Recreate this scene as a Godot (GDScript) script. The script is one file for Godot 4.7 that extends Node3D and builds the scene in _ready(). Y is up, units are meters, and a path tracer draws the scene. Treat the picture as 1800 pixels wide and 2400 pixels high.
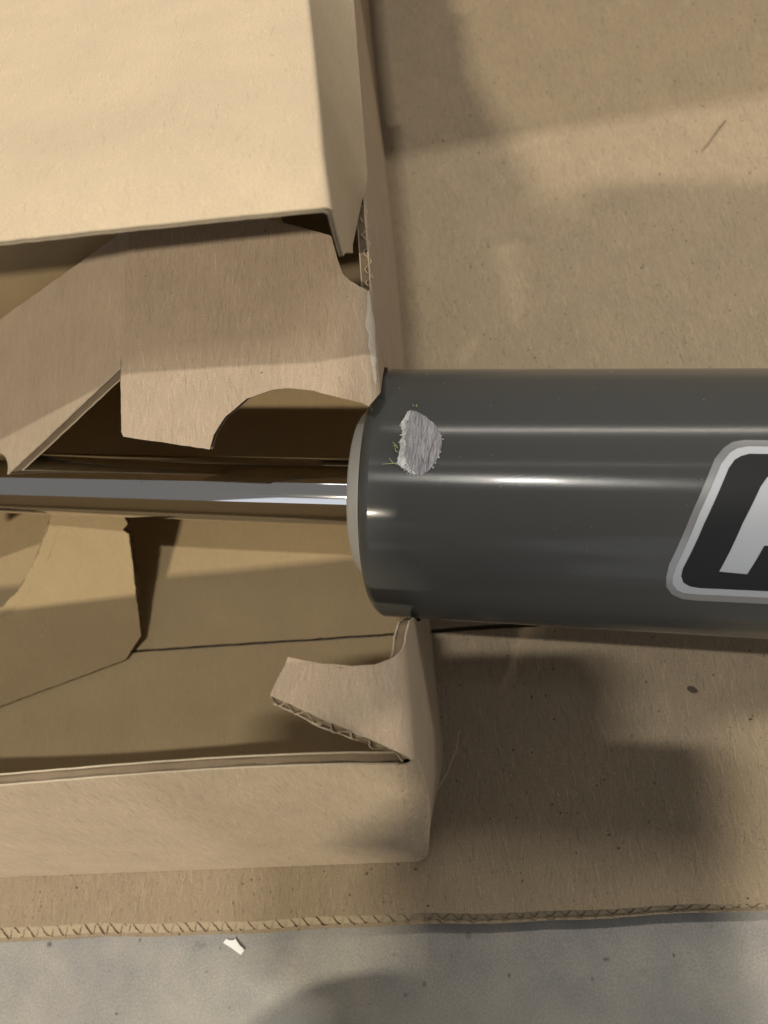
extends Node3D
# World: x along the long packing box towards its open end, y up, z towards the photographer; metres. y = 0 is the top of the big carton's flaps.

const AXIS_AT := Vector3(-0.0073, 0.053, -0.03)       # centre of the damper body's rod-side end
const AXIS := Vector3(0.9848, 0.0272, 0.1717)
const BODY_R := 0.0325
const TOP := 0.093                                    # height of the packing box's end wall
const BEND := 0.004
const WALL_T := 0.0026

var mats := {}
var facing := 1.0                                     # -1 where a shape map runs the other way round
var rng := RandomNumberGenerator.new()


func _ready() -> void:
	rng.seed = 7
	_camera_and_light()
	_materials()
	_floor()
	_carton()
	_packing_box()
	_lid()
	_damper()
	_small_things()
	_photographer()


# ------------------------------------------------------------------ camera, air, lamps
func _camera_and_light() -> void:
	var cam := Camera3D.new()
	cam.name = "camera"
	cam.transform = Transform3D(Basis(Vector3(0.9875, -0.139, 0.0744), Vector3(0.1193, 0.35, -0.9291), Vector3(0.1031, 0.9264, 0.3622)).orthonormalized(), Vector3(0.0149, 0.2409, 0.0491))
	cam.near = 0.01
	cam.far = 60.0
	var lens := CameraAttributesPhysical.new()
	lens.frustum_focal_length = 26.25
	lens.frustum_focus_distance = 0.18
	lens.frustum_near = 0.01
	lens.frustum_far = 60.0
	lens.exposure_aperture = 16.0
	cam.attributes = lens
	cam.fov = 67.38
	cam.near = 0.01
	cam.far = 60.0
	add_child(cam)
	cam.current = true
	var w := WorldEnvironment.new()
	w.name = "air"
	var e := Environment.new()
	e.background_mode = Environment.BG_COLOR
	e.background_color = Color(0.20, 0.194, 0.188).linear_to_srgb()
	e.tonemap_mode = Environment.TONE_MAPPER_LINEAR
	e.tonemap_exposure = 1.14
	e.sdfgi_enabled = true
	e.ssao_enabled = true
	e.ssil_enabled = true
	w.environment = e
	add_child(w)
	# lamps of the hall: where each hangs is read from the shadows and the highlights
	_lamp(Vector3(-0.05, 1.0, 0.12), 4.2, Vector2(0.30, 0.05), Color(1.0, 0.95, 0.88), 6.0, "overhead")
	_lamp(Vector3(-0.41, 1.0, 0.74), 5.0, Vector2(0.4, 0.10), Color(1.0, 0.89, 0.72), 16.5, "front")
	_lamp(Vector3(0.2, 1.0, -0.75), 5.0, Vector2(12.0, 0.14), Color(1.0, 0.93, 0.83), 20.0, "rear")
	_lamp(Vector3(0.0, 1.0, -0.12), 4.5, Vector2(2.6, 0.06), Color(0.95, 0.97, 1.0), 0.4, "thin")
	_glow_panels()


func _lamp(dir: Vector3, far: float, size: Vector2, tint: Color, energy: float, which: String) -> void:
	var at := dir.normalized() * far
	var long := Vector3.RIGHT
	var n := (at - long * at.dot(long)).normalized()
	var t := Node3D.new()
	t.name = "hall_lamp"
	t.transform = Transform3D(Basis(long, n.cross(long), n), at)
	add_child(t, true)
	_tag(t, {"overhead": "long lamp hanging right above the open carton", "front": "warm lamp high behind the photographer", "rear": "warm lamp high beyond the carton", "thin": "thin dim tube lamp just beyond the overhead lamp"}[which], "lamp", "lamps of the hall")
	var housing := BoxMesh.new()
	housing.size = Vector3(size.x + 0.04, size.y + 0.04, 0.06)
	var h := _put("lamp_housing", housing, _flat("lamp_paint", Color(0.7, 0.7, 0.7), 0.5), t)
	h.position.z = 0.05
	var glass := BoxMesh.new()
	glass.size = Vector3(size.x, size.y, 0.01)
	var gm := _flat("lamp_glow_" + which, Color(0.8, 0.8, 0.8), 0.6)
	gm.emission_enabled = true
	gm.emission = tint
	gm.emission_energy_multiplier = 1.5
	var g := _put("lamp_panel", glass, gm, t)
	g.position.z = 0.012
	var l := AreaLight3D.new()
	l.name = "lamp_light"
	l.area_size = size
	l.light_color = tint.linear_to_srgb()
	l.light_energy = energy
	l.shadow_enabled = true
	l.set("area_range", 20.0)
	t.add_child(l)


func _glow_panels() -> void:                          # bluish glowing panels added for fill light and the band mirrored in the chrome
	var t := Node3D.new()
	t.name = "added_glow_panels"
	t.position = Vector3(-1.1, 0.1, 4.5)
	add_child(t)
	_tag(t, "wide pale glowing panels added behind the photographer", "window")
	var pane := BoxMesh.new()
	pane.size = Vector3(4.4, 0.86, 0.02)
	var m := _flat("panel_glow", Color(0.5, 0.5, 0.5), 0.6)
	m.emission_enabled = true
	m.emission = Color(0.80, 0.87, 1.0).linear_to_srgb()
	m.emission_energy_multiplier = 0.85
	var bar := BoxMesh.new()
	bar.size = Vector3(4.4, 0.05, 0.06)
	for k in 5:
		var o := _put("glow_pane", pane, m, t)
		o.position.y = 0.43 + k * 0.93
		if k:
			var q := _put("glow_bar", bar, mats.lamp_paint, t)
			q.position.y = k * 0.93 - 0.035


# ------------------------------------------------------------------ helpers
func _tag(o: Node, label: String, category := "", group := "", kind := "") -> void:
	o.set_meta("label", label)
	if category:
		o.set_meta("category", category)
	if group:
		o.set_meta("group", group)
	if kind:
		o.set_meta("kind", kind)


func _thing(called: String, label: String, category: String, at := Vector3.ZERO, group := "") -> Node3D:
	var o := Node3D.new()
	o.name = called
	o.position = at
	add_child(o, true)
	_tag(o, label, category, group)
	return o


func _put(called: String, mesh: Mesh, m: Material, parent: Node = self) -> MeshInstance3D:
	var o := MeshInstance3D.new()
	o.name = called
	o.mesh = mesh
	if m:
		o.material_override = m
	parent.add_child(o, true)
	return o


func _flat(called: String, c: Color, rough: float, metal := 0.0) -> StandardMaterial3D:
	var m := StandardMaterial3D.new()
	m.resource_name = called
	m.albedo_color = c.linear_to_srgb()
	m.roughness = rough
	m.metallic = metal
	mats[called] = m
	return m


func _tri(st: SurfaceTool, a: Vector3, b: Vector3, c: Vector3, na: Vector3, nb: Vector3, nc: Vector3, ua: Vector2, ub: Vector2, uc: Vector2) -> void:
	if (c - a).cross(b - a).dot(na + nb + nc) < 0.0:
		var k := b; b = c; c = k
		k = nb; nb = nc; nc = k
		var u := ub; ub = uc; uc = u
	st.set_normal(na); st.set_uv(ua); st.add_vertex(a)
	st.set_normal(nb); st.set_uv(ub); st.add_vertex(b)
	st.set_normal(nc); st.set_uv(uc); st.add_vertex(c)


func _normal(f: Callable, p: Vector2) -> Vector3:
	var e := 0.0004
	var n: Vector3 = (f.call(p + Vector2(e, 0)) - f.call(p - Vector2(e, 0))).cross(f.call(p + Vector2(0, e)) - f.call(p - Vector2(0, e)))
	return n.normalized() * facing


# One face of a flat cut-out shape, bent through f, lifted by off along the normal.
func _face(st: SurfaceTool, poly: PackedVector2Array, xs: Array, ys: Array, f: Callable, off: float, side: float) -> void:
	for i in xs.size() - 1:
		for j in ys.size() - 1:
			var cell := PackedVector2Array([Vector2(xs[i], ys[j]), Vector2(xs[i + 1], ys[j]), Vector2(xs[i + 1], ys[j + 1]), Vector2(xs[i], ys[j + 1])])
			for part in Geometry2D.intersect_polygons(poly, cell):
				var tris := Geometry2D.triangulate_polygon(part)
				var p := PackedVector3Array()
				var n := PackedVector3Array()
				for q in part:
					var nn := _normal(f, q)
					p.append(f.call(q) + nn * off)
					n.append(nn * side)
				for k in range(0, tris.size(), 3):
					var a := tris[k]
					var b := tris[k + 1]
					var c := tris[k + 2]
					_tri(st, p[a], p[b], p[c], n[a], n[b], n[c], part[a], part[b], part[c])


func _rim(st: SurfaceTool, poly: PackedVector2Array, f: Callable, o1: float, o2: float) -> void:
	var along := 0.0
	var middle := Vector2.ZERO
	for i in poly.size():
		var p := poly[i]
		var q := poly[(i + 1) % poly.size()]
		if p.distance_to(q) < 1e-6:
			continue
		var np := _normal(f, p)
		var nq := _normal(f, q)
		var a: Vector3 = f.call(p)
		var b: Vector3 = f.call(q)
		var out := (b - a).cross(np).normalized()
		var l := p.distance_to(q)
		_tri(st, a + np * o1, b + nq * o1, b + nq * o2, out, out, out, Vector2(along, o1), Vector2(along + l, o1), Vector2(along + l, o2))
		_tri(st, a + np * o1, b + nq * o2, a + np * o2, out, out, out, Vector2(along, o1), Vector2(along + l, o2), Vector2(along, o2))
		along += l


func _fine(poly: PackedVector2Array, step: float, jitter: float) -> PackedVector2Array:   # many points along the outline, slightly frayed
	var out := PackedVector2Array()
	for i in poly.size():
		var p := poly[i]
		var q := poly[(i + 1) % poly.size()]
		var n := maxi(1, int(p.distance_to(q) / step))
		for k in n:
			var r := p.lerp(q, float(k) / n)
			if k > 0:
				r += Vector2(rng.randf_range(-1, 1), rng.randf_range(-1, 1)) * jitter
			out.append(r)
	return out


# A piece of corrugated board: two liners with a darker core set back between them.
func _board(called: String, parent: Node, poly: PackedVector2Array, xs: Array, ys: Array, f: Callable, t: float, outer: Material, inner: Material, jitter := 0.00012, step := 0.002) -> MeshInstance3D:
	var liner := 0.00035
	var shape := _fine(poly, step, jitter)
	var mesh := ArrayMesh.new()
	var st := SurfaceTool.new()
	st.begin(Mesh.PRIMITIVE_TRIANGLES)
	_face(st, shape, xs, ys, f, 0.0, 1.0)
	st.commit(mesh)
	mesh.surface_set_material(0, outer)
	st = SurfaceTool.new()
	st.begin(Mesh.PRIMITIVE_TRIANGLES)
	_face(st, shape, xs, ys, f, -t, -1.0)
	st.commit(mesh)
	mesh.surface_set_material(1, inner)
	st = SurfaceTool.new()
	st.begin(Mesh.PRIMITIVE_TRIANGLES)
	_rim(st, shape, f, 0.0, -liner)
	_rim(st, shape, f, -t + liner, -t)
	st.commit(mesh)
	mesh.surface_set_material(2, mats.cut_liner)
	st = SurfaceTool.new()
	st.begin(Mesh.PRIMITIVE_TRIANGLES)
	var cores := Geometry2D.offset_polygon(poly, -0.0004)
	for core in cores:
		_rim(st, _fine(core, step, jitter * 1.5), f, -liner * 0.5, -t + liner * 0.5)
	_face(st, shape, xs, ys, f, -liner, -1.0)
	_face(st, shape, xs, ys, f, -t + liner, 1.0)
	st.commit(mesh)
	mesh.surface_set_material(3, mats.cut_core)
	return _put(called, mesh, null, parent)


# The wavy paper between the liners where a cut edge shows it: from a to b, waves between top and low, running back along into.
func _fluting(called: String, parent: Node, a: Vector3, b: Vector3, up: Vector3, high: float, low: float, pitch: float, into: Vector3, slant: float, rough: float) -> MeshInstance3D:
	var st := SurfaceTool.new()
	st.begin(Mesh.PRIMITIVE_TRIANGLES)
	var length := a.distance_to(b)
	var n := int(length / pitch * 14.0)
	var last := []
	var phase := rng.randf() * TAU
	var sway := 0.0
	for i in n + 1:
		var s := float(i) / n
		sway = clampf(sway + rng.randf_range(-0.22, 0.22), -1.6, 1.6)
		var wave := 0.5 + 0.5 * sin(phase + s * length / pitch * TAU + sway)
		var h := lerpf(low, high, wave)
		var o := a.lerp(b, s) + up * h + into * (slant * wave + rng.randf_range(-rough, rough))
		var row := [o, o + into * 0.006, s * length]
		if last.size():
			var nn: Vector3 = (row[0] - last[0]).cross(into).normalized()
			_tri(st, last[0], row[0], row[1], nn, nn, nn, Vector2(last[2], 0), Vector2(row[2], 0), Vector2(row[2], 0.006))
			_tri(st, last[0], row[1], last[1], nn, nn, nn, Vector2(last[2], 0), Vector2(row[2], 0.006), Vector2(last[2], 0.006))
			var th := up * 0.0003
			_tri(st, last[0], row[0], row[0] + th, -into, -into, -into, Vector2(last[2], 0), Vector2(row[2], 0), Vector2(row[2], 0.0003))
			_tri(st, last[0], row[0] + th, last[0] + th, -into, -into, -into, Vector2(last[2], 0), Vector2(row[2], 0.0003), Vector2(last[2], 0.0003))
		last = row
	return _put(called, st.commit(), mats.flute, parent)


func _steps(a: float, b: float, n: int) -> Array:
	var out := []
	for i in n + 1:
		out.append(lerpf(a, b, float(i) / n))
	return out


# ------------------------------------------------------------------ materials
func _paper_image(seed_: int, side: int, blotch: float, grain: float, strokes: int, dots: int, long: float, angle: float, base := 0.86, force := 11.0) -> Image:
	var r := RandomNumberGenerator.new()
	r.seed = seed_
	var low := FastNoiseLite.new()
	low.seed = seed_
	low.noise_type = FastNoiseLite.TYPE_SIMPLEX_SMOOTH
	low.frequency = 5.0 / side
	low.fractal_octaves = 5
	low.fractal_gain = 0.6
	var hi := FastNoiseLite.new()
	hi.seed = seed_ + 9
	hi.frequency = 0.22
	hi.fractal_octaves = 2
	var a := low.get_seamless_image(side, side).get_data()
	var b := hi.get_seamless_image(side, side).get_data()
	var out := PackedByteArray()
	out.resize(side * side)
	for i in side * side:
		out[i] = clampi(int(255.0 * (base + (a[i] / 255.0 - 0.5) * blotch + (b[i] / 255.0 - 0.5) * grain)), 0, 255)
	for k in strokes:
		var p := Vector2(r.randf() * side, r.randf() * side)
		var d := Vector2.from_angle(angle + r.randfn(0.0, 0.16))
		var n := int(long * (0.3 + r.randf() * r.randf() * 2.0))
		var amount := int(r.randfn(-1.0, force))
		for i in n:
			var x := posmod(int(p.x), side)
			var y := posmod(int(p.y), side)
			var at := y * side + x
			out[at] = clampi(out[at] + amount, 0, 255)
			p += d
	for k in dots:
		var c := Vector2i(r.randi() % side, r.randi() % side)
		var rad := 1 + int(r.randf() * r.randf() * 3.0)
		var amount := -int(30 + r.randf() * 90) if r.randf() < 0.62 else int(20 + r.randf() * 60)
		if amount > 0:
			rad = 1
		var stretch := r.randf_range(0.6, 1.6)
		for y in range(-rad * 2, rad * 2 + 1):
			for x in range(-rad, rad + 1):
				if Vector2(x * stretch, y / stretch).length() <= rad * 0.8:
					var at := posmod(c.y + y, side) * side + posmod(c.x + x, side)
					out[at] = clampi(out[at] + amount, 0, 255)
	return Image.create_from_data(side, side, false, Image.FORMAT_L8, out)


func _paper(called: String, im: Image, c: Color, tile: float, relief: float, rough := 0.85) -> StandardMaterial3D:
	var m := _flat(called, c, rough)
	m.metallic_specular = 0.35
	var t := ImageTexture.create_from_image(im)
	m.albedo_texture = t
	m.heightmap_enabled = relief > 0.0
	m.heightmap_texture = t
	m.heightmap_scale = relief * 100.0
	m.uv1_scale = Vector3(1.0 / tile, 1.0 / tile, 1.0)
	return m


func _materials() -> void:
	var rough_kraft := _paper_image(3, 1024, 0.05, 0.13, 22000, 1500, 20.0, PI / 2, 0.84, 16.0)
	var kraft := _paper_image(11, 1024, 0.05, 0.10, 20000, 120, 30.0, PI / 2, 0.86, 12.0)
	var soft_kraft := _paper_image(23, 1024, 0.035, 0.10, 9000, 30, 20.0, PI / 2, 0.86, 9.0)
	_paper("sheet_kraft", rough_kraft, Color(0.43, 0.34, 0.225), 0.16, 0.00012)
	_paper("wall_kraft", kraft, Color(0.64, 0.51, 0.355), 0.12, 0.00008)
	_paper("panel_kraft", kraft, Color(0.56, 0.445, 0.32), 0.12, 0.00008)  # same board as the front wall, toned down for its weaker light
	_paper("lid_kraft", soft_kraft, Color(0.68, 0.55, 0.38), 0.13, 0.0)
	_paper("inner_kraft", soft_kraft, Color(0.51, 0.385, 0.215), 0.12, 0.00006)  # inside liner, its colour warmed to carry golden bounced light
	_paper("rubbed_kraft", kraft, Color(0.74, 0.66, 0.55), 0.05, 0.0)
	_paper("cut_liner", kraft, Color(0.62, 0.53, 0.38), 0.02, 0.0)
	_paper("cut_core", kraft, Color(0.27, 0.205, 0.135), 0.02, 0.0, 0.95)
	_paper("flute", kraft, Color(0.52, 0.42, 0.28), 0.02, 0.0)
	var cm := _paper("concrete", _concrete_image(), Color(0.49, 0.475, 0.43), 0.22, 0.0, 0.5)
	cm.metallic_specular = 0.25
	# grey metallic lacquer with a fine flake
	var flake := FastNoiseLite.new()
	flake.seed = 5
	flake.frequency = 0.35
	flake.fractal_octaves = 2
	var ft := ImageTexture.create_from_image(flake.get_seamless_image(512, 512))
	var lacquer := _flat("grey_lacquer", Color(0.061, 0.062, 0.059), 0.19, 0.03)
	lacquer.metallic_specular = 0.26
	lacquer.clearcoat_enabled = true
	lacquer.clearcoat = 0.1
	lacquer.clearcoat_roughness = 0.1
	lacquer.anisotropy_enabled = true
	lacquer.anisotropy = 0.85
	lacquer.heightmap_enabled = true
	lacquer.heightmap_texture = ft
	lacquer.heightmap_scale = 0.0011
	lacquer.uv1_scale = Vector3(25, 25, 1)
	_flat("chrome", Color(0.62, 0.61, 0.60), 0.05, 1.0)
	_flat("satin_metal", Color(0.44, 0.44, 0.42), 0.36, 0.5)
	_flat("gap_black", Color(0.012, 0.012, 0.012), 0.5)
	var film := _flat("clear_film", Color(0.22, 0.22, 0.22), 0.25, 0.3)
	film.clearcoat_enabled = true
	film.clearcoat = 0.4
	var silver := _flat("silver_print", Color(0.43, 0.45, 0.475), 0.5, 0.2)
	silver.heightmap_enabled = true
	silver.heightmap_texture = ft
	silver.heightmap_scale = 0.002
	silver.uv1_scale = Vector3(30, 30, 1)
	var black := _flat("black_print", Color(0.016, 0.017, 0.018), 0.5)
	black.metallic_specular = 0.3
	black.heightmap_enabled = true
	black.heightmap_texture = ft
	black.heightmap_scale = 0.001
	black.uv1_scale = Vector3(30, 30, 1)
	_flat("bare_metal_bright", Color(0.72, 0.72, 0.70), 0.5, 0.8)
	_flat("yellow_fibre", Color(0.42, 0.44, 0.16), 0.7)
	var brushed := _paper("bare_metal", _paper_image(41, 512, 0.10, 0.08, 5200, 0, 110.0, PI / 2, 0.74, 30.0), Color(0.50, 0.495, 0.52), 0.02, 0.00012, 0.45)
	brushed.metallic = 0.4
	var crushed := _paper("bare_metal_crushed", _paper_image(43, 512, 0.35, 0.5, 1500, 900, 16.0, PI / 2, 0.8), Color(0.93, 0.93, 0.91), 0.02, 0.00035, 0.5)
	crushed.metallic = 0.3
	_flat("dark_hair", Color(0.05, 0.035, 0.02), 0.6)
	_flat("pale_fibre", Color(0.55, 0.45, 0.30), 0.8)
	_flat("brown_stain", Color(0.045, 0.025, 0.008), 0.6)
	_flat("dust_grey", Color(0.42, 0.41, 0.38), 0.9)
	_flat("white_scrap", Color(0.85, 0.85, 0.83), 0.6)


func _concrete_image() -> Image:
	var side := 1024
	var names := [[1, 2.0, 5], [2, 14.0, 6], [3, 330.0, 3]]
	var layers := []
	for k in names:
		var n := FastNoiseLite.new()
		n.seed = 60 + k[0]
		n.frequency = k[1] / side
		n.fractal_octaves = k[2]
		n.fractal_gain = 0.55
		layers.append(n.get_seamless_image(side, side).get_data())
	var out := PackedByteArray()
	out.resize(side * side * 3)
	var a: PackedByteArray = layers[0]
	var b: PackedByteArray = layers[1]
	var c: PackedByteArray = layers[2]
	for i in side * side:
		var x := a[i] / 255.0 - 0.5
		var y := b[i] / 255.0 - 0.5
		var z := c[i] / 255.0 - 0.5
		var v := 0.82 + x * 0.08 + y * 0.10 + z * 0.20
		if y < -0.33:
			v -= (-0.33 - y) * 0.7
		out[i * 3] = clampi(int(255 * (v + y * 0.03)), 0, 255)
		out[i * 3 + 1] = clampi(int(255 * v), 0, 255)
		out[i * 3 + 2] = clampi(int(255 * (v - y * 0.02 - x * 0.03)), 0, 255)
	var r := RandomNumberGenerator.new()
	r.seed = 77
	for k in 260:
		var cx := r.randi() % side
		var cy := r.randi() % side
		var rad := 1.0 + r.randf() * r.randf() * 4.5
		var amount := r.randf_range(0.6, 0.93)
		var lean := r.randf_range(0.5, 2.0)
		for y in range(-9, 10):
			for x in range(-9, 10):
				var d := Vector2(x * lean, y).length() / rad + 0.25 * sin(x * 1.7 + k) * cos(y * 1.3)
				if d < 1.0:
					var at := (posmod(cy + y, side) * side + posmod(cx + x, side)) * 3
					for q in 3:
						out[at + q] = int(out[at + q] * lerpf(amount, 1.0, clampf(d * d, 0.0, 1.0)))
	return Image.create_from_data(side, side, false, Image.FORMAT_RGB8, out)


# ------------------------------------------------------------------ floor and carton
func _floor() -> void:
	var m := PlaneMesh.new()
	m.size = Vector2(24, 24)
	var o := _put("floor", m, mats.concrete)
	mats.concrete.uv1_scale = Vector3(24 / 0.26, 24 / 0.26, 1)
	o.position.y = -0.0062
	_tag(o, "smooth mottled grey concrete floor along the bottom edge", "", "", "structure")


func _edge_z(x: float) -> float:
	return 0.0771 + 0.0297 * x + 0.0003 * sin(x * 70.0) + 0.00018 * sin(x * 190.0)


func _carton() -> void:
	var t := _thing("shipping_carton", "big open brown shipping carton lying flat under everything", "carton")
	var flat := func(p: Vector2) -> Vector3: return Vector3(p.x, 0.0, -p.y)   # p.y runs away from the photographer
	var seam := func(x: float) -> float: return 0.0022 - 0.039 * x
	# front flap: its upper liner is torn back, so the edge slopes and shows the waves inside
	var poly := PackedVector2Array()
	var low := PackedVector2Array()
	for i in 121:
		var x := lerpf(-0.42, 0.36, i / 120.0)
		poly.append(Vector2(x, -_edge_z(x)))
		var more: float = lerpf(0.0042, 0.0022, clampf((x + 0.14) / 0.22, 0.0, 1.0))
		low.append(Vector2(x, -_edge_z(x) - more))
	poly.append(Vector2(0.36, seam.call(0.36)))
	poly.append(Vector2(-0.42, seam.call(-0.42)))
	low.append(Vector2(0.36, seam.call(0.36)))
	low.append(Vector2(-0.42, seam.call(-0.42)))
	var xs := _steps(-0.43, 0.37, 12)
	var ys := _steps(-0.1, 0.03, 4)
	var front := _sheet("front_flap", t, poly, xs, ys, flat, 0.0004, mats.sheet_kraft)
	var under := func(p: Vector2) -> Vector3: return Vector3(p.x, -0.0026, -p.y)
	_sheet("front_flap_liner", front, low, xs, ys, under, 0.0004, mats.sheet_kraft)
	var core := SurfaceTool.new()
	core.begin(Mesh.PRIMITIVE_TRIANGLES)
	for k in 60:
		var x0 := lerpf(-0.2, 0.14, k / 60.0)
		var x1 := lerpf(-0.2, 0.14, (k + 1) / 60.0)
		var m0: float = lerpf(0.0042, 0.0022, clampf((x0 + 0.14) / 0.22, 0.0, 1.0)) - 0.0007
		var m1: float = lerpf(0.0042, 0.0022, clampf((x1 + 0.14) / 0.22, 0.0, 1.0)) - 0.0007
		var a := Vector3(x0, -0.0004, _edge_z(x0) - 0.0004)
		var b := Vector3(x1, -0.0004, _edge_z(x1) - 0.0004)
		var c := Vector3(x1, -0.0026, _edge_z(x1) - 0.0004 + m1)
		var d := Vector3(x0, -0.0026, _edge_z(x0) - 0.0004 + m0)
		var n := Vector3(0, 0.8, 0.6)
		_tri(core, a, b, c, n, n, n, Vector2(x0, 0), Vector2(x1, 0), Vector2(x1, 0.003))
		_tri(core, a, c, d, n, n, n, Vector2(x0, 0), Vector2(x1, 0.003), Vector2(x0, 0.003))
		if k % 3 == 0:
			var x2 := lerpf(-0.2, 0.14, (k + 3) / 60.0)
			var slope := Vector3(0, 0.0020, -m0).normalized()
			_fluting("fluting", front, Vector3(x0, -0.0003, _edge_z(x0) + 0.0001), Vector3(x2, -0.0003, _edge_z(x2) + 0.0001), slope, -0.0002, -Vector2(0.0020, m0).length(), 0.0043, Vector3(0, -0.7, -0.7), 0.0001, 0.0002)
	_put("edge_core", core.commit(), mats.flute, front)
	# rear flap, meeting the front flap at a seam
	var rear := PackedVector2Array([Vector2(-0.42, 0.0013 + seam.call(-0.42)), Vector2(0.36, 0.0016 + seam.call(0.36)), Vector2(0.36, 0.32), Vector2(-0.42, 0.32)])
	_board("rear_flap", t, rear, _steps(-0.43, 0.37, 12), _steps(-0.02, 0.33, 8), flat, 0.003, mats.sheet_kraft, mats.sheet_kraft, 0.0002, 0.004)
	var below := func(p: Vector2) -> Vector3: return Vector3(p.x, -0.0034, -p.y)
	_sheet("flap_underneath", t, PackedVector2Array([Vector2(-0.42, -0.05), Vector2(0.36, -0.05), Vector2(0.36, 0.3), Vector2(-0.42, 0.3)]), _steps(-0.43, 0.37, 4), _steps(-0.06, 0.31, 4), below, 0.002, mats.sheet_kraft, 0.0, 0.05)
	# loose fibres standing on the flaps' paper
	for kind in 2:
		var st := SurfaceTool.new()
		st.begin(Mesh.PRIMITIVE_TRIANGLES)
		for k in [420, 160][kind]:
			var at := Vector3(rng.randf_range(0.002, 0.17), 0.00005, rng.randf_range(-0.29, 0.075)) if k % 5 else Vector3(rng.randf_range(-0.15, 0.0), 0.00005, rng.randf_range(0.062, 0.074))
			var d := Vector3(rng.randfn(0.0, 0.4), 0, 1).normalized() * rng.randf_range(0.0002, 0.0011)
			_thread(st, [at, at + d * 0.5 + Vector3(0.0001, 0.00012, 0), at + d], 0.00006, 0.00004)
		_tag(_put(["pale_fibres", "dark_fibres"][kind], st.commit(), [mats.rubbed_kraft, mats.dark_hair][kind], t), "short loose paper fibres", "", "", "stuff")
	# the carton's standing far wall
	var wall := func(p: Vector2) -> Vector3: return Vector3(p.x, p.y, -0.325)
	_board("far_wall", t, PackedVector2Array([Vector2(-0.42, -0.003), Vector2(0.36, -0.003), Vector2(0.36, 0.18), Vector2(-0.42, 0.18)]), _steps(-0.43, 0.37, 6), _steps(-0.01, 0.19, 3), wall, 0.003, mats.sheet_kraft, mats.sheet_kraft, 0.0002, 0.006)


func _sheet(called: String, parent: Node, poly: PackedVector2Array, xs: Array, ys: Array, f: Callable, t: float, m: Material, jitter := 0.0001, step := 0.0025) -> MeshInstance3D:
	var shape := _fine(poly, step, jitter)
	var st := SurfaceTool.new()
	st.begin(Mesh.PRIMITIVE_TRIANGLES)
	_face(st, shape, xs, ys, f, 0.0, 1.0)
	var mesh := st.commit()
	mesh.surface_set_material(0, m)
	st = SurfaceTool.new()
	st.begin(Mesh.PRIMITIVE_TRIANGLES)
	_face(st, shape, xs, ys, f, -t, -1.0)
	_rim(st, shape, f, 0.0, -t)
	st.commit(mesh)
	mesh.surface_set_material(1, mats.cut_liner)
	return _put(called, mesh, null, parent)


# ------------------------------------------------------------------ the long packing box the damper lies in
# End wall and top panel are one bent blank: p.x runs up the wall, round the bend and then back along the top; p.y is z.
func _blank(p: Vector2) -> Vector3:
	var s := p.x
	var z := p.y
	var arc := BEND * PI / 2
	var q := Vector3(0, s, z)
	if s > TOP - BEND + arc:
		q = Vector3(-BEND - (s - (TOP - BEND) - arc), TOP, z)
	elif s > TOP - BEND:
		var a := (s - (TOP - BEND)) / BEND
		q = Vector3(-BEND * (1.0 - cos(a)), TOP - BEND + BEND * sin(a), z)
	if s < TOP:
		q.x -= 0.0077 * (1.0 - clampf(s / 0.089, 0.0, 1.0)) * smoothstep(0.03, 0.064, z)
	q.x += 0.0007 * sin(z * 31.0) * (1.0 - absf(s - 0.05) * 8.0)
	if s > TOP:                                       # the top panel sags a little and its front lip dips
		q.y += 0.0012 * sin((s - TOP) * 40.0)
		if z > 0.0:                                    # the small torn flap curls up towards the viewer
			q.y += 0.75 * maxf(z - 0.0205, 0.0) * smoothstep(0.0945, 0.110, s)
		if z < 0.0 and z > -0.0555:                    # the lip is creased and bends down
			var lip := (z + 0.0555) * smoothstep(0.0925, 0.103, s)
			q.y -= lip * 0.42
			q.z -= lip * 0.19
			q.x -= lip * 0.15
	return q


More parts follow.
